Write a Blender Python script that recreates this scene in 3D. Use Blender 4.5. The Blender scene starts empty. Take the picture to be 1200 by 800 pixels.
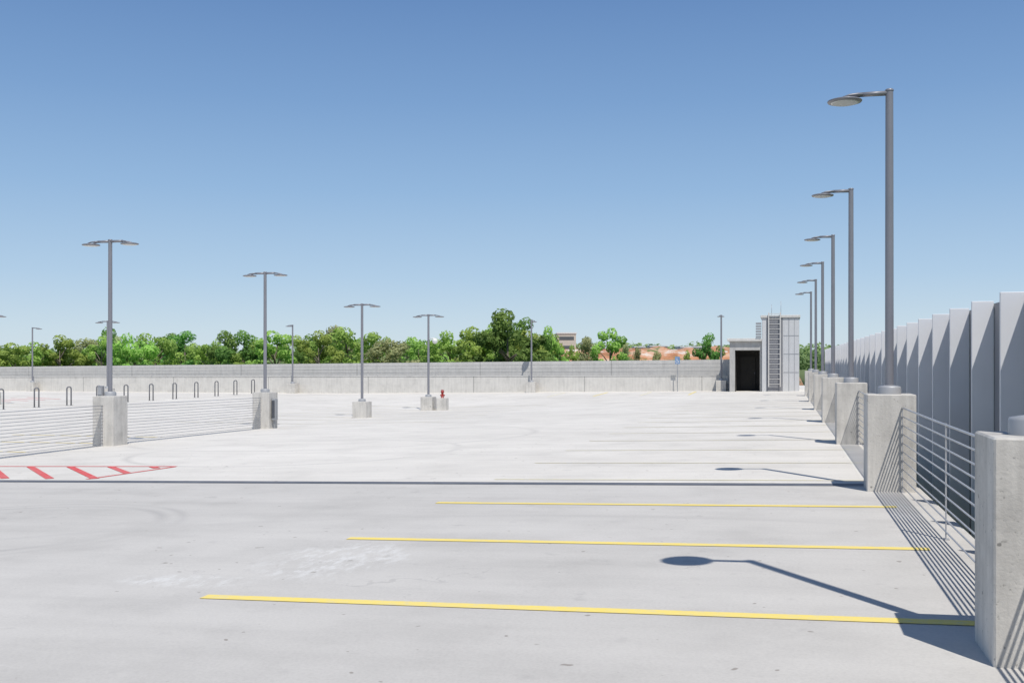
import bpy, math, random
from mathutils import Vector, Matrix
random.seed(7)
scene=bpy.context.scene
COL=scene.collection
TH=math.radians(14.5); CS,SN=math.cos(TH),math.sin(TH)
F=1230.0; H=1.685; HY=425.0
def at_px(px,d):
    xc=(px-600)/F*d
    return xc*CS-d*SN, xc*SN+d*CS
def z_at(py,d): return H+(HY-py)*d/F

# ------------------------------------------------------------ materials
def newmat(name):
    m=bpy.data.materials.new(name); m.use_nodes=True
    nt=m.node_tree; nt.nodes.clear()
    out=nt.nodes.new('ShaderNodeOutputMaterial'); b=nt.nodes.new('ShaderNodeBsdfPrincipled')
    nt.links.new(b.outputs[0],out.inputs[0])
    return m,nt,b
def N(nt,t,**kw):
    n=nt.nodes.new(t)
    for k,v in kw.items(): setattr(n,k,v)
    return n
def noise(nt,coord,scale,detail=4,rough=.55):
    n=N(nt,'ShaderNodeTexNoise'); n.inputs['Scale'].default_value=scale
    n.inputs['Detail'].default_value=detail; n.inputs['Roughness'].default_value=rough
    nt.links.new(coord,n.inputs['Vector']); return n.outputs['Fac']
def ramp(nt,fac,stops):
    r=N(nt,'ShaderNodeValToRGB'); e=r.color_ramp.elements
    while len(e)<len(stops): e.new(.5)
    for i,(p,c) in enumerate(stops):
        e[i].position=p; e[i].color=(c if len(c)==4 else (*c,1)) if hasattr(c,'__len__') else (c,c,c,1)
    nt.links.new(fac,r.inputs[0]); return r.outputs[0]
def mixc(nt,fac,a,b,mode='MIX'):
    m=N(nt,'ShaderNodeMix',data_type='RGBA',blend_type=mode)
    for s,v in ((m.inputs[0],fac),(m.inputs[6],a),(m.inputs[7],b)):
        if hasattr(v,'is_linked') or hasattr(v,'links'): nt.links.new(v,s)
        else:
            s.default_value = v if not hasattr(v,'__len__') else ((*v,1) if len(v)==3 else v)
    return m.outputs[2]
def mth(nt,op,a,b=None,clamp=False):
    m=N(nt,'ShaderNodeMath',operation=op); m.use_clamp=clamp
    for i,v in enumerate((a,b)):
        if v is None: continue
        if hasattr(v,'links'): nt.links.new(v,m.inputs[i])
        else: m.inputs[i].default_value=v
    return m.outputs[0]
def coordn(nt,scale=(1,1,1)):
    g=N(nt,'ShaderNodeNewGeometry'); mp=N(nt,'ShaderNodeMapping')
    mp.inputs['Scale'].default_value=scale
    nt.links.new(g.outputs['Position'],mp.inputs['Vector']); return mp.outputs[0]
def bump(nt,b,h,strength=.3,dist=.01):
    n=N(nt,'ShaderNodeBump'); n.inputs['Strength'].default_value=strength; n.inputs['Distance'].default_value=dist
    nt.links.new(h,n.inputs['Height']); nt.links.new(n.outputs[0],b.inputs['Normal'])

def mat_simple(name,c,rough=.6,metal=0,var=.12,scale=3):
    m,nt,b=newmat(name); co=coordn(nt)
    n=noise(nt,co,scale)
    lo=tuple(x*(1-var) for x in c); hi=tuple(min(1,x*(1+var)) for x in c)
    col=ramp(nt,n,[(.3,lo),(.7,hi)])
    nt.links.new(col,b.inputs['Base Color']); b.inputs['Roughness'].default_value=rough; b.inputs['Metallic'].default_value=metal
    return m
def mat_deck():
    m,nt,b=newmat('deck_concrete'); co=coordn(nt)
    big=noise(nt,co,.12,3); mid=noise(nt,co,.8,5,.6); fine=noise(nt,co,45,3,.7)
    st=noise(nt,coordn(nt,(.25,2.2,1)),.9,4,.6)
    c=ramp(nt,big,[(.3,(.535,.512,.474)),(.7,(.605,.581,.540))])
    c2=ramp(nt,mid,[(.3,.90),(.5,1.0),(.75,1.05)])
    c=mixc(nt,1.0,c,c2,'MULTIPLY')
    c=mixc(nt,1.0,c,ramp(nt,st,[(.25,.93),(.6,1.02)]),'MULTIPLY')
    c=mixc(nt,1.0,c,ramp(nt,fine,[(.25,.92),(.6,1.03)]),'MULTIPLY')
    sx=N(nt,'ShaderNodeSeparateXYZ'); nt.links.new(co,sx.inputs[0])
    # deck colour multiplied whiter beyond the dark strip
    far=mth(nt,'GREATER_THAN',sx.outputs[1],15.3)
    c=mixc(nt,far,c,mixc(nt,1.0,c,(1.23,1.22,1.195,1),'MULTIPLY'))
    def cut(o,period,off,w):
        f=mth(nt,'FRACT',mth(nt,'DIVIDE',mth(nt,'ADD',o,off),period))
        return mth(nt,'LESS_THAN',f,w/period)
    j=cut(sx.outputs[1],8.23,3.2+82.3,.014)
    c=mixc(nt,mth(nt,'MULTIPLY',j,.2),c,(.22,.22,.22))
    vn=N(nt,'ShaderNodeTexVoronoi',feature='DISTANCE_TO_EDGE'); vn.inputs['Scale'].default_value=.17
    wob=N(nt,'ShaderNodeTexNoise'); wob.inputs['Scale'].default_value=1.3; wob.inputs['Detail'].default_value=5; nt.links.new(co,wob.inputs['Vector'])
    ad=N(nt,'ShaderNodeVectorMath',operation='MULTIPLY_ADD'); nt.links.new(wob.outputs['Color'],ad.inputs[0]); ad.inputs[1].default_value=(1.6,1.6,0); nt.links.new(co,ad.inputs[2])
    nt.links.new(ad.outputs[0],vn.inputs['Vector'])
    crk=mth(nt,'MULTIPLY',mth(nt,'LESS_THAN',vn.outputs['Distance'],.0011),ramp(nt,mid,[(.48,0.0),(.6,1.0)]))
    c=mixc(nt,mth(nt,'MULTIPLY',crk,.22),c,(.25,.24,.23))
    sp=noise(nt,co,3.1,2,.5); sp=ramp(nt,sp,[(.68,0.0),(.78,1.0)])
    c=mixc(nt,mth(nt,'MULTIPLY',sp,.25),c,(.27,.26,.25))
    sp2=noise(nt,co,9,1,.4); sp2=ramp(nt,sp2,[(.77,0.0),(.795,1.0)])
    c=mixc(nt,mth(nt,'MULTIPLY',sp2,.6),c,(.2,.17,.14))
    def blob(cx,cy,rx,ry,n):
        dx=mth(nt,'DIVIDE',mth(nt,'SUBTRACT',sx.outputs[0],cx),rx); dy=mth(nt,'DIVIDE',mth(nt,'SUBTRACT',sx.outputs[1],cy),ry)
        r=mth(nt,'ADD',mth(nt,'MULTIPLY',dx,dx),mth(nt,'MULTIPLY',dy,dy))
        v=mth(nt,'MULTIPLY',mth(nt,'SUBTRACT',1.0,r,True),1.5,True)
        return mth(nt,'MULTIPLY',v,n,True)
    scr=noise(nt,coordn(nt,(2.6,1.0,1)),3.0,6,.8); scr=ramp(nt,scr,[(.47,0.0),(.62,1.0)])
    bl=mth(nt,'ADD',blob(-4.0,9.0,.8,1.1,scr),blob(-4.9,7.9,.7,.3,scr),True)
    c=mixc(nt,mth(nt,'MULTIPLY',bl,.7),c,(.72,.71,.68))
    def arc(cx,cy,r0,w,st_):
        dx=mth(nt,'SUBTRACT',sx.outputs[0],cx); dy=mth(nt,'SUBTRACT',sx.outputs[1],cy)
        r=mth(nt,'SQRT',mth(nt,'ADD',mth(nt,'MULTIPLY',dx,dx),mth(nt,'MULTIPLY',dy,dy)))
        v=mth(nt,'SUBTRACT',1.0,mth(nt,'DIVIDE',mth(nt,'ABSOLUTE',mth(nt,'SUBTRACT',r,r0)),w),True)
        return mth(nt,'MULTIPLY',mth(nt,'MULTIPLY',v,ramp(nt,mid,[(.35,0.0),(.6,1.0)])),st_)
    a=mth(nt,'MAXIMUM',arc(-9.0,10.4,1.9,.12,.36),arc(-9.0,10.4,2.15,.1,.28))
    a=mth(nt,'MAXIMUM',a,arc(-10.5,21.5,3.6,.15,.3)); a=mth(nt,'MAXIMUM',a,arc(-12,27,5.5,.18,.25)); a=mth(nt,'MAXIMUM',a,arc(-2,2.5,9.5,.14,.14))
    c=mixc(nt,a,c,(.3,.29,.28))
    nt.links.new(c,b.inputs['Base Color']); b.inputs['Roughness'].default_value=.85
    b.inputs['Specular IOR Level'].default_value=.15
    bump(nt,b,fine,.25,.004)
    return m
def mat_conc(name,c=(.42,.41,.39),lines=0,pit=.7,var=1.0):
    m,nt,b=newmat(name); co=coordn(nt)
    a=noise(nt,co,2.2,5,.65); f=noise(nt,co,30,3,.7); s=noise(nt,coordn(nt,(6,6,.5)),1.5,3,.6); h=noise(nt,co,11,2,.5)
    col=ramp(nt,a,[(.25,tuple(x*(1-.26*var) for x in c)),(.5,c),(.75,tuple(x*(1+.13*var) for x in c))])
    col=mixc(nt,1.0,col,ramp(nt,s,[(.3,1-.16*var),(.6,1.04)]),'MULTIPLY')
    col=mixc(nt,1.0,col,ramp(nt,f,[(.30,pit),(.38,1.0)]),'MULTIPLY')
    col=mixc(nt,1.0,col,ramp(nt,h,[(.24,pit*.75),(.28,1.0)]),'MULTIPLY')
    if lines:
        sx=N(nt,'ShaderNodeSeparateXYZ'); nt.links.new(co,sx.inputs[0])
        fr=mth(nt,'FRACT',mth(nt,'DIVIDE',mth(nt,'ADD',sx.outputs[0],200),lines))
        col=mixc(nt,mth(nt,'MULTIPLY',mth(nt,'LESS_THAN',fr,.05/lines),.5),col,(.12,.12,.12))
    nt.links.new(col,b.inputs['Base Color']); b.inputs['Roughness'].default_value=.88
    bump(nt,b,f,.4,.01)
    return m
def mat_paint(name,c,wear=.5,base=(.52,.51,.47)):
    m,nt,b=newmat(name); co=coordn(nt)
    n=noise(nt,co,14,5,.75); n2=noise(nt,co,.9,2)
    w=ramp(nt,n,[(.36,wear),(.52,0.0)])
    f=mth(nt,'ADD',w,mth(nt,'MULTIPLY',ramp(nt,n2,[(.35,0.0),(.75,.5)]),wear),True)
    col=mixc(nt,f,c,base)
    nt.links.new(col,b.inputs['Base Color']); b.inputs['Roughness'].default_value=.7
    return m
def mat_leaf(name,c1,c2,val=.8,tr_=.5):
    m,nt,b=newmat(name)
    at=N(nt,'ShaderNodeAttribute',attribute_name='tint'); oi=N(nt,'ShaderNodeObjectInfo')
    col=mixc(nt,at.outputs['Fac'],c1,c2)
    hs=N(nt,'ShaderNodeHueSaturation')
    nt.links.new(mth(nt,'ADD',mth(nt,'MULTIPLY',oi.outputs['Random'],.045),.484),hs.inputs['Hue'])
    nt.links.new(mth(nt,'ADD',mth(nt,'MULTIPLY',oi.outputs['Random'],.45),val),hs.inputs['Value'])
    hs.inputs['Saturation'].default_value=.95
    nt.links.new(col,hs.inputs['Color']); nt.links.new(hs.outputs[0],b.inputs['Base Color'])
    b.inputs['Roughness'].default_value=.6; b.inputs['Specular IOR Level'].default_value=.2
    out=[n for n in nt.nodes if n.type=='OUTPUT_MATERIAL'][0]
    tr=N(nt,'ShaderNodeBsdfTranslucent'); nt.links.new(hs.outputs[0],tr.inputs[0])
    mx=N(nt,'ShaderNodeMixShader'); mx.inputs[0].default_value=tr_
    nt.links.new(b.outputs[0],mx.inputs[1]); nt.links.new(tr.outputs[0],mx.inputs[2]); nt.links.new(mx.outputs[0],out.inputs[0])
    return m

M_deck=mat_deck()
M_ped=mat_conc('pedestal_concrete',(.58,.555,.51),pit=.6)
M_wall=mat_conc('wall_concrete',(.60,.58,.54),lines=7.5,var=.55)
M_wall2=mat_conc('upper_wall_concrete',(.56,.545,.515),lines=9.0,var=.4,pit=.92)
M_tower=mat_conc('tower_concrete',(.45,.44,.42),pit=.88,var=.6)
M_clad=mat_conc('tower_cladding',(.56,.565,.57),pit=.98,var=.2)
M_cap=mat_conc('coping_concrete',(.60,.585,.555),var=.5)
M_pole=mat_simple('painted_pole_metal',(.24,.24,.262),.42,.2,.06)
M_head=mat_simple('lamp_head_metal',(.22,.22,.24),.4,.2,.06)
M_lens=mat_simple('lamp_lens',(.50,.51,.51),.25,0,.05,20)
M_plate=mat_simple('base_cover_metal',(.40,.405,.415),.5,.2,.06)
M_rail=mat_simple('galvanised_rail',(.50,.50,.51),.4,.3,.1,8)
M_post=mat_simple('dark_post',(.10,.105,.12),.5,.4,.1,8)
M_hoop=mat_simple('hoop_steel',(.17,.17,.18),.45,.3,.1,8)
M_finL=mat_simple('screen_fin_sunlit_tone',(.70,.70,.71),.5,.0,.04,1.2)  # fins lightened so their sunlit look sits in the colour
M_finD=mat_simple('screen_shade_grey',(.22,.223,.24),.5,.0,.05,1.2)  # shade of the recessed panels put into a darker grey; ladder backing reuses it
M_yel=mat_paint('yellow_paint',(.92,.72,.16),.3,(.62,.60,.52))
M_yelf=mat_paint('faded_yellow_paint',(.78,.71,.45),.85,(.72,.70,.62))
M_red=mat_paint('red_paint',(.70,.08,.07),.3,(.66,.5,.48))
M_strip=mat_simple('strip_dark_grey',(.13,.135,.15),.6,0,.2,6)
M_dark=mat_simple('dark_interior',(.035,.032,.028),.8)
M_steel=mat_simple('steel',(.36,.365,.375),.4,.4,.1,5)
M_white=mat_simple('white_paint',(.72,.72,.71),.5,0,.05)
M_redm=mat_simple('red_enamel',(.36,.035,.03),.4)
M_blue=mat_simple('blue_sign',(.16,.27,.45),.45)
M_grass=mat_simple('grass_land',(.12,.16,.06),.95,0,.4,.02)
M_bark=mat_simple('bark',(.18,.15,.12),.9,0,.3,4)
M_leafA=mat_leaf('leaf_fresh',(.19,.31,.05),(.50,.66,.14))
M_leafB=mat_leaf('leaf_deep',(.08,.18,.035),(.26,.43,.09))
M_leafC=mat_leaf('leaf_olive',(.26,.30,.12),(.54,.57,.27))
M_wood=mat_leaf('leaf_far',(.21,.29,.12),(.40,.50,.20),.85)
M_beige=mat_conc('beige_building',(.56,.51,.44),var=.3)
M_glass=mat_simple('window_glass',(.10,.11,.12),.15)
def mat_dirt():
    m,nt,b=newmat('orange_dirt'); co=coordn(nt)
    a=noise(nt,coordn(nt,(1,1,3)),.14,6,.7); p=noise(nt,coordn(nt,(1,.5,4)),.2,5,.65)
    c=ramp(nt,a,[(.38,(.34,.15,.075)),(.5,(.52,.25,.13)),(.62,(.62,.42,.30))])
    c=mixc(nt,ramp(nt,p,[(.57,0.0),(.61,.95)]),c,(.14,.19,.06))
    c=mixc(nt,ramp(nt,p,[(.38,.85),(.42,0.0)]),c,(.66,.60,.53))
    nt.links.new(c,b.inputs['Base Color']); b.inputs['Roughness'].default_value=.95
    return m
M_dirt=mat_dirt()

# ------------------------------------------------------------ mesh builder
class MB:
    def __init__(s): s.v=[]; s.f=[]; s.mi=[]; s.sm=[]
    def add(s,vs,fs,mi=0,smooth=False):
        o=len(s.v); s.v+=[tuple(v) for v in vs]
        for f in fs: s.f.append(tuple(o+i for i in f)); s.mi.append(mi); s.sm.append(smooth)
    def box(s,x0,x1,y0,y1,z0,z1,mi=0,bev=0):
        if bev<=0:
            vs=[(x,y,z) for z in (z0,z1) for y in (y0,y1) for x in (x0,x1)]
            fs=[(0,2,3,1),(4,5,7,6),(0,1,5,4),(2,6,7,3),(0,4,6,2),(1,3,7,5)]
            s.add(vs,fs,mi); return
        b=bev
        def oct_(e,z):
            X0,X1,Y0,Y1=x0+e,x1-e,y0+e,y1-e
            return [(X0+b,Y0,z),(X1-b,Y0,z),(X1,Y0+b,z),(X1,Y1-b,z),(X1-b,Y1,z),(X0+b,Y1,z),(X0,Y1-b,z),(X0,Y0+b,z)]
        vs=oct_(0,z0)+oct_(0,z1-b)+oct_(b,z1)
        fs=[]
        for k in range(2):
            for i in range(8):
                j=(i+1)%8; fs.append((k*8+i,k*8+j,k*8+8+j,k*8+8+i))
        fs.append(tuple(range(16,24))); fs.append(tuple(reversed(range(8))))
        s.add(vs,fs,mi)
    def lathe(s,cx,cy,prof,n=20,mi=0,smooth=True,capb=True,capt=True):
        vs=[];fs=[]
        for r,z in prof:
            for i in range(n):
                a=2*math.pi*i/n; vs.append((cx+r*math.cos(a),cy+r*math.sin(a),z))
        for k in range(len(prof)-1):
            for i in range(n):
                j=(i+1)%n; fs.append((k*n+i,k*n+j,(k+1)*n+j,(k+1)*n+i))
        s.add(vs,fs,mi,smooth)
        o=len(prof)-1
        if capb: s.add(vs[:n],[tuple(reversed(range(n)))],mi)
        if capt: s.add(vs[o*n:],[tuple(range(n))],mi)
    def tube(s,pts,rs,n=8,mi=0,smooth=True,squash=1.0,up=None):
        vs=[];fs=[]
        pts=[Vector(p) for p in pts]
        if not hasattr(rs,'__len__'): rs=[rs]*len(pts)
        for k,p in enumerate(pts):
            d=(pts[min(k+1,len(pts)-1)]-pts[max(k-1,0)]).normalized()
            u=Vector(up) if up else (Vector((0,0,1)) if abs(d.z)<.95 else Vector((0,1,0)))
            a=d.cross(u).normalized(); b=a.cross(d).normalized()
            for i in range(n):
                t=2*math.pi*i/n; vs.append(p+a*math.cos(t)*rs[k]+b*math.sin(t)*rs[k]*squash)
        for k in range(len(pts)-1):
            for i in range(n):
                j=(i+1)%n; fs.append((k*n+i,(k+1)*n+i,(k+1)*n+j,k*n+j))
        fs.append(tuple(range(n))); fs.append(tuple(reversed(range((len(pts)-1)*n,len(pts)*n))))
        s.add(vs,fs,mi,smooth)
    def obj(s,name,mats,parent=None,loc=(0,0,0),**props):
        me=bpy.data.meshes.new(name); me.from_pydata(s.v,[],s.f)
        for m in (mats if isinstance(mats,(list,tuple)) else [mats]): me.materials.append(m)
        me.polygons.foreach_set('material_index',s.mi); me.polygons.foreach_set('use_smooth',s.sm); me.update()
        o=bpy.data.objects.new(name,me); COL.objects.link(o); o.location=loc
        if parent: o.parent=parent
        for k,v in props.items(): o[k]=v
        return o
def empty(name,loc,label,category,group=None,rz=0):
    e=bpy.data.objects.new(name,None); COL.objects.link(e); e.location=loc; e.empty_display_size=.3
    e.rotation_euler=(0,0,rz)
    e['label']=label; e['category']=category
    if group: e['group']=group
    return e
def dup(root,loc,label=None,rz=None,scale=None):
    n=root.copy(); COL.objects.link(n); n.location=loc
    if rz is not None: n.rotation_euler=(0,0,rz)
    if scale is not None: n.scale=scale
    if label: n['label']=label
    def rec(src,dst):
        for ch in list(src.children):
            c=ch.copy(); COL.objects.link(c); c.parent=dst; c.matrix_parent_inverse=ch.matrix_parent_inverse.copy()
            rec(ch,c)
    rec(root,n)
    return n

# ------------------------------------------------------------ deck height
def interp(t,x):
    if x<=t[0][0]: return t[0][1]
    for (a,b),(c,d) in zip(t,t[1:]):
        if x<=c: return b+(d-b)*(x-a)/(c-a)
    return t[-1][1]
MY=[(-20,.45),(15,.45),(24,.44),(35,.54),(43,.6),(50,.66),(67,.25),(90,.25)]
LY=[(-20,.5),(55,.5),(67,.42),(90,.42)]
def g(x,y):
    m=-interp(MY,y)
    if x>=1.3: return 0.0
    if x>=-17: return m*(1.3-x)/18.3
    l=-interp(LY,y)
    if x>=-30: return m+(l-m)*(-17-x)/13
    return l

EX=1.76
mb=MB()
xs=[EX,1.3]+[1.3-.915*i for i in range(1,21)]+[-17-1.3*i for i in range(1,11)]+[-32-3*i for i in range(0,18)]
ys=[-12,-8,-4]+[ -2+1.0*i for i in range(0,84)]
nx=len(xs)
vs=[(x,y,g(x,y)) for y in ys for x in xs]
fs=[(r*nx+c,r*nx+nx+c,r*nx+nx+c+1,r*nx+c+1) for r in range(len(ys)-1) for c in range(nx-1)]
mb.add(vs,[tuple(reversed(f)) for f in fs])
deck=mb.obj('deck_ground',M_deck,kind='structure')
if deck.data.polygons[0].normal.z<0: deck.data.flip_normals()
mb=MB(); mb.box(EX-.01,EX+.02,-12,81,-1.2,-.006); mb.box(-83,EX,-12,81,-1.6,-1.2)
mb.obj('deck_slab_edge',M_wall,kind='structure')

def strip(p0,p1,w,h=.005,n=None):
    p0=Vector(p0);p1=Vector(p1);L=(p1-p0).length; n=n or max(2,int(L/.5)); d=(p1-p0)/L; q=Vector((-d.y,d.x))*w/2
    mb=MB(); vs=[];fs=[]
    for i in range(n+1):
        p=p0+(p1-p0)*i/n
        for s_ in (1,-1):
            r=p+q*s_; vs.append((r.x,r.y,g(r.x,r.y)+h))
    for i in range(n): fs.append((2*i,2*i+1,2*i+3,2*i+2))
    mb.add(vs,fs); return mb
def merge(name,items,mat,**props):
    M=MB()
    for a in items: M.add(a.v,a.f)
    return M.obj(name,mat,**props)
for i,y in enumerate([4.5,7.33,10.14,13.01,15.85,18.6,21.4,24.15,26.9]+[29.65+2.745*k for k in range(12)]):
    near=y<15
    a=strip((-4.38,y),(1.28,y),.135 if near else .085)
    a.obj('yellow_line' , M_yel if near else M_yelf, kind='structure')
for k in range(7):
    y=35.0+2.75*k
    strip((-22.3,y),(-11.5,y),.08).obj('yellow_line',M_yelf,kind='structure')
for k in range(9):
    y=36+2.75*k
    strip((-40.5,y),(-35.6,y),.1).obj('yellow_line',M_yelf,kind='structure')
for k in range(4):
    y=18.6+2.75*k
    strip((-22.5,y),(-17.4,y),.1).obj('yellow_line',M_yel,kind='structure')
for k in range(4):
    x=-13.5+2.75*k
    strip((x,60.5),(x,65.8),.12).obj('yellow_line',M_yel if k%2 else M_yelf,kind='structure')
it=[]
it.append(strip((-17.0,17.92),(-11.3,17.92),.10))
it.append(strip((-11.3,17.87),(-11.6,15.66),.10))
for k in range(8):
    x0=-17.3+.92*k; y0=17.86; x1=x0+2.15; y1=y0-2.15
    if x0<-16.4: y0-=(-16.4-x0); x0=-16.4
    if x1>-11.5: y1+=(x1+11.5); x1=-11.5
    if x1-x0<.25: continue
    it.append(strip((x0,y0),(x1,y1),.14,h=.006))
merge('red_hatch_marking',it,M_red,kind='structure')
it=[strip((-46,52+1.4*k),(-42,50+1.4*k),.16) for k in range(4)]
merge('red_hatch_marking',it,M_red,kind='structure')
strip((-83,15.3),(EX-.02,15.3),.30,h=.004,n=170).obj('deck_dark_strip',M_strip,kind='structure')  # dark grey strip across the whole deck, just above the surface

# ------------------------------------------------------------ pedestals
def pedestal_proto(h,label,w=.305):
    mb=MB(); mb.box(-w,w,-w,w,-.25,h,bev=.011)
    o=mb.obj('concrete_pedestal',M_ped); o['label']=label; o['category']='pedestal'; o['group']='lamp pedestals'
    return o
PX=1.37; PY=[14.84+8.23*k for k in range(-1,6)]
p0=pedestal_proto(1.27,'square grey concrete pedestal carrying a lamp pole beside railings')
p0.location=(PX+.065,PY[0],0)
# ------------------------------------------------------------ lamps
def lamp_proto(double,height,label,group):
    e=empty('street_lamp',(0,0,0),label,'street lamp',group)
    mb=MB(); mb.lathe(0,0,[(.055,0),(.054,height*.5),(.050,height-.02),(.050,height)],16)
    mb.obj('pole',M_pole,e)
    mb=MB(); mb.lathe(0,0,[(.15,0),(.148,.085),(.143,.10),(.075,.112),(.060,.116)],22); mb.obj('base_cover',M_plate,e)
    mb=MB(); mb.lathe(0,0,[(.056,height),(.058,height+.015),(.045,height+.028)],16); mb.obj('pole_cap',M_pole,e)
    for sgn in ((-1,1) if double else (-1,)):
        zt=height-.025
        arm=MB()
        arm.tube([(sgn*.03,0,zt),(sgn*.20,0,zt+.001),(sgn*.37,0,zt)],[.046,.045,.042],8,squash=.75)
        for q in (-1,1):
            arm.tube([(sgn*.34,q*.012,zt),(sgn*.41,q*.055,zt-.003),(sgn*.51,q*.08,zt-.016),(sgn*.60,q*.09,zt-.046)],[.030,.026,.023,.019],6,squash=.8)
        arm.obj('arm',M_pole,e)
        hd=MB(); cx=sgn*.57; zc=zt-.076
        hd.lathe(cx,0,[(.19,zc-.018),(.218,zc-.015),(.228,zc),(.222,zc+.010),(.18,zc+.022),(.10,zc+.032),(.02,zc+.035)],28,capb=True)
        ho=hd.obj('lamp_head',M_head,e)
        ln=MB(); ln.lathe(cx,0,[(.165,zc-.030),(.178,zc-.026),(.183,zc-.02)],28,capt=False)
        ln.obj('lens',M_lens,ho)
    return e
LR=lamp_proto(False,4.04,'grey steel lamp pole with single round flat head','single lamps')
LR.location=(PX+.04,PY[0],1.27)
for i,y in enumerate(PY[1:]):
    o=p0.copy(); COL.objects.link(o); o.location=(PX,y,0)
    dup(LR,(PX,y,1.27))
LD=lamp_proto(True,4.0,'grey steel lamp pole with twin round flat heads','twin lamps')
LX=-16.8; LYS=[15.35,23.6,31.95,40.3,48.65]
plow=pedestal_proto(.67,'low square concrete pedestal carrying a twin lamp')
plow.location=(LX,LYS[3],g(LX,LYS[3]))
for i,y in enumerate(LYS):
    z=g(LX,y)
    if i<3:
        o=p0.copy(); COL.objects.link(o); o.location=(LX,y,z-(.06 if i==2 else 0)); zz=z+1.27-(.06 if i==2 else 0)
    else:
        if i==4:
            o=plow.copy(); COL.objects.link(o); o.location=(LX,y,z)
        zz=z+.67
    if i==0: LD.location=(LX,y,zz)
    else: dup(LD,(LX,y,zz))
for px,d in ((-9,54.5),(126,62.5)):
    x,y=at_px(px,d); z=g(x,y)
    o=plow.copy(); COL.objects.link(o); o.location=(x,y,z); dup(LD,(x,y,z+.67))
WY=67.0
for x,zt,rz in ((-54,4.68,math.pi),(-32.9,4.53,math.pi/2),(-15.9,4.68,-math.pi/2),(-3.75,4.73,math.pi/2)):
    o=plow.copy(); COL.objects.link(o); o.location=(x,WY-.45,g(x,WY)); o['label']='low concrete pedestal against the parapet wall'
    dup(LR,(x,WY-.45,g(x,WY)+.67),'grey lamp pole standing against the far parapet wall',rz)
e=empty('security_camera',(LX+.05,LYS[4]-.05,2.75),'white dome security camera on bracket of lamp pole','security camera')
mb=MB(); mb.tube([(0,0,.1),(.2,0,.14),(.3,0,.12)],.025,8); mb.obj('bracket',M_white,e)
mb=MB(); mb.lathe(.3,0,[(.02,-.14),(.09,-.11),(.13,-.03),(.13,.06),(.09,.11),(.03,.13)],16); mb.obj('dome',M_white,e)

# ------------------------------------------------------------ railings
def railing(x,y0,y1,h0,label,n=11,mid=True,r0=.0075):
    ym=(y0+y1)/2
    e=empty('metal_railing',(x,ym,g(x,ym)),label,'railing','horizontal bar railings')
    zm=g(x,ym)
    def L(y): return g(x,y)-zm
    for k in range(n):
        z=.08+(h0-.08)*k/(n-1); r=.011 if k==n-1 else r0
        sag=-.008*random.uniform(.4,1.6)
        pts=[]
        for i in range(7):
            t=i/6; yy=y0+(y1-y0)*t; pts.append((0,yy-ym,L(yy)+z+sag*4*t*(1-t)))
        mb=MB(); mb.tube(pts,r,6); mb.obj('rail',M_rail,e)
    for yy in ((y0+.04,ym,y1-.04) if mid else (y0+.04,y1-.04)):
        mb=MB(); l=L(yy); mb.box(-.005,.005,yy-ym-.018,yy-ym+.018,l,l+h0+.01)
        mb.box(-.03,.03,yy-ym-.04,yy-ym+.04,l,l+.010)
        mb.obj('post',M_rail,e)
RX=1.50
ally=[-1.62]+PY
for a,b in zip(ally,ally[1:]): railing(RX,a+.31,b-.31,1.10,'grey metal railing of thin horizontal bars between pedestals',n=10,r0=.0085)
railing(LX,LYS[0]+.31,LYS[1]-.31,1.03,'grey metal railing of thin horizontal bars along ramp edge',n=13,mid=False,r0=.009)
railing(LX,LYS[1]+.31,LYS[2]-.31,1.03,'grey metal railing of thin horizontal bars along ramp edge',n=13,mid=False,r0=.009)

# ------------------------------------------------------------ screen wall
e=empty('metal_screen_wall',(2.5,30,-1.2),'tall grey metal screen of upright folded panels','screen wall')
FX=2.30; SP=1.80; TOP=2.46
yy=-1.9; first=None
while yy<64:
    x0=FX-2.5
    if first is None:
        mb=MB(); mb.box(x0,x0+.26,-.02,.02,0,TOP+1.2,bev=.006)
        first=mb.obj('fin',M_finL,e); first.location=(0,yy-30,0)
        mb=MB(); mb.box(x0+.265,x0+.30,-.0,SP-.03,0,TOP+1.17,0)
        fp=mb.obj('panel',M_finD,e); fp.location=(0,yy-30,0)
    else:
        for s_ in (first,fp):
            o=s_.copy(); COL.objects.link(o); o.parent=e; o.location=(0,yy-30,0)
    yy+=SP
mb=MB(); mb.box(.115,.18,-32,34,.4,.5); mb.box(.115,.18,-32,34,3.0,3.08); mb.obj('support_girt',M_steel,e)

# ------------------------------------------------------------ far walls
X0,X1=-82,-3.35
def hexa(mb,x0,x1,y0,y1,zb,zt0,zt1,mi=0):
    vs=[(x0,y0,zb),(x1,y0,zb),(x1,y1,zb),(x0,y1,zb),(x0,y0,zt0),(x1,y0,zt1),(x1,y1,zt1),(x0,y1,zt0)]
    mb.add(vs,[(0,3,2,1),(4,5,6,7),(0,1,5,4),(1,2,6,5),(2,3,7,6),(3,0,4,7)],mi)
mb=MB(); hexa(mb,X0,X1,WY,WY+.25,-1.0,.48,.86)
e=mb.obj('parapet_wall',M_wall); e['label']='long low light concrete parapet wall at deck edge'; e['category']='wall'
mb=MB(); vs=[]
for x,z in ((X0,.483),(X1,.863)):
    vs+=[(x,WY-.03,z),(x,WY+.28,z),(x,WY+.28,z+.05),(x,WY-.03,z+.05)]
mb.add(vs,[(0,4,7,3),(3,7,6,2),(1,2,6,5),(0,1,5,4),(0,3,2,1),(4,5,6,7)]); mb.obj('coping',M_cap,e)
W2=WY+1.6
def lerpz(x,a,b): return a+(b-a)*(x-X0)/(X1-X0)
mb=MB(); hexa(mb,X0,X1+.4,W2,W2+.2,-1.0,1.16,1.90)
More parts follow.
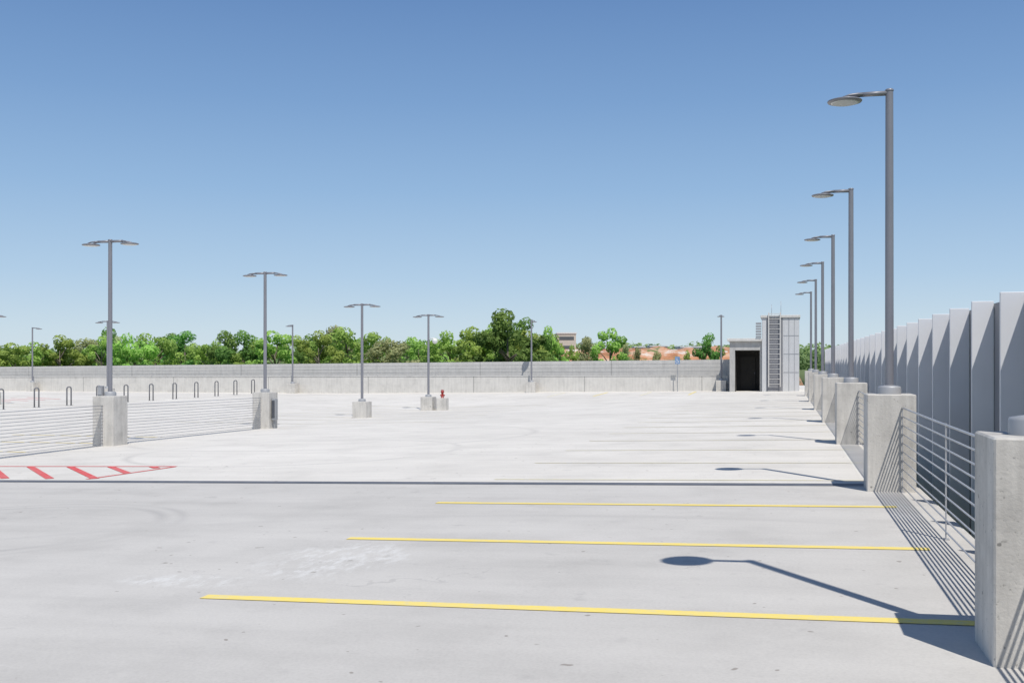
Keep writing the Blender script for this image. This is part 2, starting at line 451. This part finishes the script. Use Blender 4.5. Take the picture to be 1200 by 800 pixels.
e=mb.obj('upper_parapet_wall',M_wall2); e['label']='higher pale grey concrete wall with faint horizontal board lines'; e['category']='wall'
bands=MB()
for k in range(4):
    vs=[]
    for x in (X0,X1+.4):
        zt=lerpz(x,1.16,1.90); zb=lerpz(x,.42,.9); z=zb+(zt-zb)*(k+.04)/4; z2=zb+(zt-zb)*(k+.96)/4
        vs+=[(x,W2-.010,z),(x,W2-.004,z),(x,W2-.004,z2),(x,W2-.010,z2)]
    bands.add(vs,[(0,4,7,3),(3,7,6,2),(0,1,5,4),(0,3,2,1),(4,5,6,7)])
bands.obj('horizontal_board',M_wall2,e)

# ------------------------------------------------------------ stair tower
TY=65.3
e=empty('stair_tower',(-1.1,TY,0),'pale concrete stair tower with dark doorway and ladder','building')
def lb(mb,x0,x1,y0,y1,z0,z1,**k): mb.box(x0+1.1,x1+1.1,y0-TY,y1-TY,z0,z1,**k)
mb=MB()
lb(mb,-3.18,-2.86,TY,TY+4,-.2,3.0); lb(mb,-1.38,-1.27,TY,TY+4,-.2,3.0); lb(mb,-2.86,-1.38,TY,TY+4,2.45,3.0)
mb.obj('entrance_block',M_tower,e)
mb=MB(); lb(mb,-3.32,-1.27,TY-.2,TY+4.1,3.003,3.17,bev=.02); mb.obj('roof_slab',M_cap,e)
mb=MB(); lb(mb,-2.86,-1.38,TY+1.8,TY+1.9,-.2,2.45); lb(mb,-2.855,-2.82,TY+.2,TY+1.8,-.2,2.44); lb(mb,-1.42,-1.385,TY+.2,TY+1.8,-.2,2.44); lb(mb,-2.81,-1.43,TY+.2,TY+1.8,2.40,2.44)
mb.obj('doorway_recess',M_dark,e)
mb=MB(); lb(mb,-2.6,-1.7,TY+1.70,TY+1.78,0,2.1); d=mb.obj('door',M_dark,e)
mb=MB(); mb.box(-.65,-.60,1.66,1.695,1.0,1.10); mb.obj('handle',M_post,d)
mb=MB(); lb(mb,-1.26,.92,TY-.2,TY+4,-.2,4.4,bev=.02); mb.obj('shaft',M_clad,e)
mb=MB(); lb(mb,-1.34,.98,TY-.28,TY+4.08,4.403,4.55,bev=.02); mb.obj('shaft_coping',M_cap,e)
mb=MB(); lb(mb,-.98,-.04,TY-.215,TY-.203,.0,4.35); mb.obj('ladder_backing',M_finD,e)
mb=MB()
lb(mb,.30,.33,TY-.212,TY-.203,.0,4.35); lb(mb,.62,.64,TY-.212,TY-.203,.0,4.35)
for zz in (1.1,2.2,3.3): lb(mb,.0,.9,TY-.2115,TY-.2035,zz,zz+.025)
mb.obj('panel_joint',M_steel,e)
mb=MB()
for xx in (-.86,-.18): lb(mb,xx-.03,xx+.03,TY-.40,TY-.34,.25,4.7)
for k in range(15): lb(mb,-.83,-.21,TY-.39,TY-.35,.4+.30*k,.435+.30*k)
mb.obj('ladder',M_cap,e)
mb=MB()
for k in range(6): 
    z=3.19+.16*k; mb.box(-.52,-.20,-.24,-.18,z,z+.12)
mb.obj('louver_vent',M_steel,e)
mb=MB()
for xx,zt in ((-.7,5.25),(-.15,5.45)): mb.tube([(xx+1.1,1.0,4.5),(xx+1.1,1.0,zt)],.012,6)
mb.obj('antenna',M_steel,e)

# ------------------------------------------------------------ hoops
br=None
for k in range(12):
    y=39.0+2.4*k; x=-35.3; z=g(x,y)
    if br is None:
        br=empty('hoop_bollard',(x,y,z),'slim dark steel hoop bollard with rounded top on deck','bollard','row of hoop bollards',rz=math.radians(38))
        w_=.10; pts=[(-w_,0,0),(-w_,0,.5),(-w_,0,.86)]+[(-w_*math.cos(t),0,.86+w_*math.sin(t)) for t in [math.pi*i/8 for i in range(1,8)]]+[(w_,0,.86),(w_,0,.5),(w_,0,0)]
        mb=MB(); mb.tube(pts,.034,10,up=(0,1,0)); mb.obj('hoop',M_hoop,br)
        for q in (-1,1):
            mb=MB(); mb.lathe(q*w_,0,[(.07,0.001),(.07,.015),(.045,.02)],12); mb.obj('base_plate',M_steel,br)
    else: dup(br,(x,y,z))
# ------------------------------------------------------------ standpipes & boxes
def standpipe(x,y,h):
    z=g(x,y)
    mb=MB(); mb.box(-.24,.24,-.24,.24,-.1,h,bev=.02)
    o=mb.obj('concrete_plinth',M_ped,loc=(x,y,z)); o['label']='small concrete plinth beside the lamp pedestal'; o['category']='plinth'
    e=empty('fire_standpipe',(x,y,z+h),'red fire standpipe valve on small concrete plinth','standpipe')
    mb=MB(); mb.lathe(0,0,[(.08,0),(.08,.03),(.06,.04),(.06,.26),(.085,.27),(.085,.33),(.03,.36)],14)
    mb.obj('riser_pipe',M_redm,e)
    mb=MB(); mb.tube([(0,0,.14),(.12,-.05,.12)],.04,10); mb.tube([(0,0,.14),(-.05,-.12,.12)],.04,10); mb.obj('hose_outlet',M_redm,e)
    mb=MB()
    pts=[(.07*math.cos(t),.07*math.sin(t),.38) for t in [2*math.pi*i/12 for i in range(13)]]
    mb.tube(pts,.012,6); mb.tube([(-.07,0,.38),(.07,0,.38)],.01,6); mb.tube([(0,0,.35),(0,0,.39)],.014,6)
    mb.obj('hand_wheel',M_redm,e)
standpipe(-16.0,48.4,.6)
z=g(LX,LYS[2])
e=empty('electrical_cabinet',(LX+.40,LYS[2]-.1,z),'dark narrow electrical box beside the pedestal','electrical box')
mb=MB(); mb.box(-.07,.07,-.10,.10,.30,1.0,bev=.012); mb.obj('cabinet',M_steel,e)
mb=MB(); mb.box(-.055,.055,-.112,-.102,.36,.94); mb.obj('cabinet_door',M_post,e)
mb=MB(); mb.box(-.02,.02,-.03,.03,0,.30); mb.obj('conduit',M_steel,e)
e=empty('junction_box',(LX-.2,LYS[1]-.1,g(LX,LYS[1])+1.27),'small grey junction box on pedestal top','junction box')
mb=MB(); mb.box(-.07,.07,-.05,.05,.0,.26,bev=.01); mb.obj('enclosure',M_steel,e)
mb=MB(); mb.box(-.055,.055,-.062,-.052,.03,.22); mb.obj('cover',M_plate,e)
x=-6.45; y=66.5; z=g(x,y)
e=empty('accessible_parking_sign',(x,y,z),'blue accessible parking sign on thin grey post','sign')
mb=MB(); mb.box(-.025,.025,-.02,.02,0,2.2,bev=.005); mb.obj('post',M_steel,e)
mb=MB(); mb.box(-.15,.15,-.035,-.022,1.72,2.18); sp=mb.obj('sign_panel',M_blue,e)
mb=MB()
def yb(x0,x1,z0,z1): mb.box(x0,x1,-.042,-.037,z0-.07,z1-.07)
ring=[(-.02+.085*math.cos(t),-.04,1.86+.085*math.sin(t)) for t in [math.pi*.75+1.5*math.pi*i/14 for i in range(15)]]
mb.tube(ring,.012,6); yb(-.045,-.015,2.02,2.13); yb(-.045,.05,1.995,2.022); yb(.03,.05,1.90,1.995); yb(.05,.09,1.88,1.905)
mb.tube([(-.03,-.04,2.09),(-.03,-.04,2.11),(-.03,-.04,2.13)],[.012,.024,.012],8)
mb.obj('wheelchair_symbol',M_white,sp)

# ------------------------------------------------------------ land beyond
mb=MB(); R=6000
mb.add([(-R,-R,-11.5),(R,-R,-11.5),(R,R,-11.5),(-R,R,-11.5)],[(0,1,2,3)])
mb.obj('ground',M_grass,kind='structure')
from mathutils import noise as mn
def hill(name,pxa,pxb,d0,d1,ztop,mat,seed,n=60,m=24,rough=1.0,fr=.6):
    mb=MB(); vs=[]
    for j in range(m+1):
        d=d0+(d1-d0)*j/m
        for i in range(n+1):
            px=pxa+(pxb-pxa)*i/n
            x,y=at_px(px,d)
            ex=min(1,min(i,n-i)/(n*.12)); ey=min(1,j/(m*.35))
            ez=ex*ex*(3-2*ex)*ey*ey*(3-2*ey)
            z=-11.6+(ztop+11.6)*ez+rough*mn.noise(Vector((x*.05,y*.05,seed)))*2*ez+rough*mn.noise(Vector((x*.2,y*.2,seed)))*fr*ez
            vs.append((x,y,z))
    fs=[(j*(n+1)+i,j*(n+1)+i+1,(j+1)*(n+1)+i+1,(j+1)*(n+1)+i) for j in range(m) for i in range(n)]
    mb.add(vs,fs,0,True); return mb.obj(name,mat,kind='structure')
hill('dirt_hill',600,960,240,330,4.9,M_dirt,1.0,n=130,m=40,rough=.8,fr=2.0)
hill('grass_hill',-500,1500,520,900,7.5,M_grass,2.0,n=120)

# trees
def leaves(mb_v,mb_f,tint,c,r,n,size,flat=1.0):
    for _ in range(n):
        while True:
            p=Vector((random.uniform(-1,1),random.uniform(-1,1),random.uniform(-1,1)))
            if p.length<=1: break
        p=p.normalized()*(p.length**.5)
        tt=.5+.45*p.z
        q=Vector(c)+Vector((p.x*r,p.y*r,p.z*r*flat))
        nrm=(p+Vector((random.gauss(0,.45),random.gauss(0,.45),random.gauss(0,.45)+.3))).normalized()
        a=nrm.orthogonal().normalized(); b=nrm.cross(a); t=random.uniform(0,6.28)
        a,b=a*math.cos(t)+b*math.sin(t),b*math.cos(t)-a*math.sin(t)
        s=size*random.uniform(.6,1.4); o=len(mb_v)
        mb_v+= [tuple(q+a*s),tuple(q+b*s*.6),tuple(q-a*s),tuple(q-b*s*.6)]
        mb_f.append((o,o+1,o+2,o+3)); tint.append(tt)
def leafobj(name,v,f,tint,mat):
    me=bpy.data.meshes.new(name); me.from_pydata(v,[],f); me.materials.append(mat)
    at=me.attributes.new('tint','FLOAT','FACE'); at.data.foreach_set('value',tint); me.update()
    o=bpy.data.objects.new(name,me); COL.objects.link(o); return o
def tree_proto(kind,mat,h,w,seed,dens=1.0):
    random.seed(seed)
    e=empty('tree',(0,0,0),{'A':'fresh green leafy tree in spring leaf','B':'dense dark green leafy tree','C':'olive green thin-leaved tree'}[kind],'tree','trees beyond the parking deck')
    mb=MB(); lean=random.uniform(-.4,.4)
    mb.tube([(0,0,0),(lean*.3,0,h*.3),(lean,0.1,h*.6),(lean*1.2,0,h*.9)],[h*.022,h*.017,h*.011,h*.003],8)
    cl=[]
    for i in range(15):
        a=i*2.4+random.random(); zz=h*random.uniform(.42,.95)
        ww=w*.5*math.sqrt(max(.05,1-((zz/h-.62)/.42)**2))*random.uniform(.55,1.2)
        z0=zz-h*.12
        p1=(lean*z0/h+math.cos(a)*ww,math.sin(a)*ww,zz+random.uniform(-.2,.6))
        p0_=(lean*z0/h,0,z0); pm=tuple((p0_[k]+p1[k])/2+(.25 if k==2 else 0) for k in range(3))
        mb.tube([p0_,pm,p1],[h*.008,h*.005,h*.002],5); cl.append(p1)
    mb.obj('trunk',M_bark,e)
    for i in range(22):
        a=random.random()*6.28; zz=h*random.uniform(.45,1.0)
        ww=w*.55*math.sqrt(max(.02,1-((zz/h-.64)/.38)**2))*random.random()**.45
        cl.append((lean*.8+math.cos(a)*ww,math.sin(a)*ww,zz))
    v=[];f=[];t=[]
    for c in cl:
        r=random.uniform(.06,.18)*w
        t0=len(t); leaves(v,f,t,c,r,int(150*dens*(r/(.15*w))**1.5),.25,.75)
        sh=random.uniform(-.3,.35)
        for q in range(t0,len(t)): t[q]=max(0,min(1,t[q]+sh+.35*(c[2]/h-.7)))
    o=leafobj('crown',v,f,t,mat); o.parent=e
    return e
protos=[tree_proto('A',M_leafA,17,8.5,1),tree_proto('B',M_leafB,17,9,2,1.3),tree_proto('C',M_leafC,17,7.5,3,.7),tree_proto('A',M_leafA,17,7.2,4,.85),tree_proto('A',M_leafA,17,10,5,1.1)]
used=set()
random.seed(11)
prof=[(-80,405),(0,407),(30,402),(60,404),(110,400),(150,399),(200,397),(250,399),(300,395),(350,396),(400,390),(430,394),(450,398),(490,395),(530,397),(560,392),(590,389),(640,391),(680,396),(720,394),(745,402),(770,406)]
def place(k,px,d,topy,ws=1.0):
    x,y=at_px(px,d); zt=z_at(topy,d); hh=(zt+11.5)/17
    sc=(hh*ws,hh*ws,hh)
    if k not in used:
        used.add(k); p=protos[k]; p.location=(x,y,-11.5); p.rotation_euler=(0,0,random.uniform(0,6.28)); p.scale=sc
    else: dup(protos[k],(x,y,-11.5),None,random.uniform(0,6.28),sc)
px=-60
while px<640:
    d=random.uniform(150,215)
    place(random.choice([0,0,2,3,3,4,4,2,0,1]),px,d,interp(prof,px)+random.uniform(-5,9),random.uniform(.7,1.1))
    px+=random.uniform(13,24)
place(1,598,150,371,.92); place(1,617,165,380,.7); place(0,638,170,388,.6); place(4,407,160,388,1.0); place(3,714,190,390,.8); place(1,133,170,391,.7)
place(1,834,215,396,.62); place(3,550,160,389,.9); place(2,690,200,399,.6); place(3,578,160,386,.7); place(3,655,200,409,.5); place(0,672,205,408,.5)
for px,d,t_ in ((748,232,410),(770,235,415),(806,233,414),(734,228,405)):
    place(random.choice([0,3,2]),px,d,t_,.35)
random.seed(5)
v=[];f=[];t=[]
px=-150
while px<640:
    d=random.uniform(230,300); x,y=at_px(px,d); zt=z_at(random.uniform(403,411),d)
    t0=len(t); leaves(v,f,t,(x,y,zt-5),random.uniform(4,6),190,.8,.95); sh=random.uniform(-.3,.2)
    for q in range(t0,len(t)): t[q]=max(0,min(1,t[q]+sh))
    px+=9
px=600
while px<1100:
    d=random.uniform(480,560); x,y=at_px(px,d); zt=z_at(random.uniform(401,406),d)
    t0=len(t); leaves(v,f,t,(x,y,zt-6),random.uniform(6,9),160,1.3,.8); sh=random.uniform(-.3,.2)
    for q in range(t0,len(t)): t[q]=max(0,min(1,t[q]+sh))
    px+=9
o=leafobj('distant_wood',v,f,t,M_wood); o['kind']='stuff'
def building(px,d,wpx,topy,base,depth,mat,label,floors):
    x,y=at_px(px,d); w=wpx*d/F; zt=z_at(topy,d)
    e=empty('building',(x,y,base),label,'building'); e.rotation_euler=(0,0,TH*.9)
    hh=zt-base
    mb=MB(); mb.box(-w/2,w/2,0,depth,0,hh); mb.obj('wall',mat,e)
    mb=MB(); mb.box(-w/2-.2,w/2+.2,-.2,depth+.2,hh+.003,hh+.4); mb.obj('roof',M_white,e)
    for fl in range(floors):
        mb=MB(); z1=hh-2.6*fl-.8
        mb.box(-w/2+.6,w/2-.6,-.05,-.003,z1-1.0,z1); mb.obj('window_band',M_glass,e)
building(664,300,22,391,-11.5,14,M_beige,'beige multi-storey building under construction among trees',4)
building(815,340,34,407,-6,14,M_white,'long low white warehouse on the orange dirt hill',1)
building(772,350,20,406,-6,10,M_beige,'small tan shed on the dirt hill',1)
building(750,345,12,407,-6,10,M_white,'small white shed on the dirt hill',1)
building(790,290,7,411,-6,6,M_white,'tiny white site cabin on the dirt hill',1)
building(700,360,22,405,-8,16,M_white,'low white building behind trees',2)

# ------------------------------------------------------------ sky / sun / camera
sv=Vector((1.69,-2.75,5.35)).normalized()
w=bpy.data.worlds.new('World'); scene.world=w; w.use_nodes=True; nt=w.node_tree
bg=[n for n in nt.nodes if n.type=='BACKGROUND'][0]
sky=nt.nodes.new('ShaderNodeTexSky'); sky.sky_type='NISHITA'; sky.sun_disc=False
sky.sun_elevation=math.asin(sv.z); sky.sun_rotation=math.atan2(sv.x,sv.y)
sky.altitude=200; sky.air_density=1.0; sky.dust_density=.3; sky.ozone_density=3.0
tc=nt.nodes.new('ShaderNodeTexCoord'); sx=nt.nodes.new('ShaderNodeSeparateXYZ'); nt.links.new(tc.outputs['Generated'],sx.inputs[0])
rp=ramp(nt,mth(nt,'MULTIPLY',sx.outputs[2],2.0,True),[(0.0,(.63,.74,.82)),(.06,(.575,.71,.82)),(.16,(.44,.61,.80)),(.32,(.30,.48,.73)),(.48,(.205,.365,.635)),(.66,(.135,.265,.53)),(1.0,(.08,.17,.40))])
sc=nt.nodes.new('ShaderNodeVectorMath'); sc.operation='SCALE'; sc.inputs['Scale'].default_value=10.0; nt.links.new(rp,sc.inputs[0])
fac=ramp(nt,sx.outputs[2],[(0.0,.9),(.35,.9),(.7,.25)])
mx=mixc(nt,fac,sky.outputs[0],sc.outputs[0])
nt.links.new(mx,bg.inputs[0]); bg.inputs[1].default_value=.1
sl=bpy.data.lights.new('sun','SUN'); sl.energy=3.9; sl.angle=math.radians(.5); sl.color=(1,.96,.90)
so=bpy.data.objects.new('sun',sl); COL.objects.link(so); so.rotation_euler=sv.to_track_quat('Z','Y').to_euler()
cam=bpy.data.cameras.new('camera'); co=bpy.data.objects.new('camera',cam); COL.objects.link(co)
co.location=(0,0,H); co.rotation_euler=(math.pi/2,0,TH); cam.sensor_width=36; cam.lens=F/1200*36; cam.shift_y=25/1200
cam.clip_start=.1; cam.clip_end=12000
scene.camera=co
scene.view_settings.view_transform='Standard'; scene.view_settings.look='None'; scene.view_settings.exposure=0
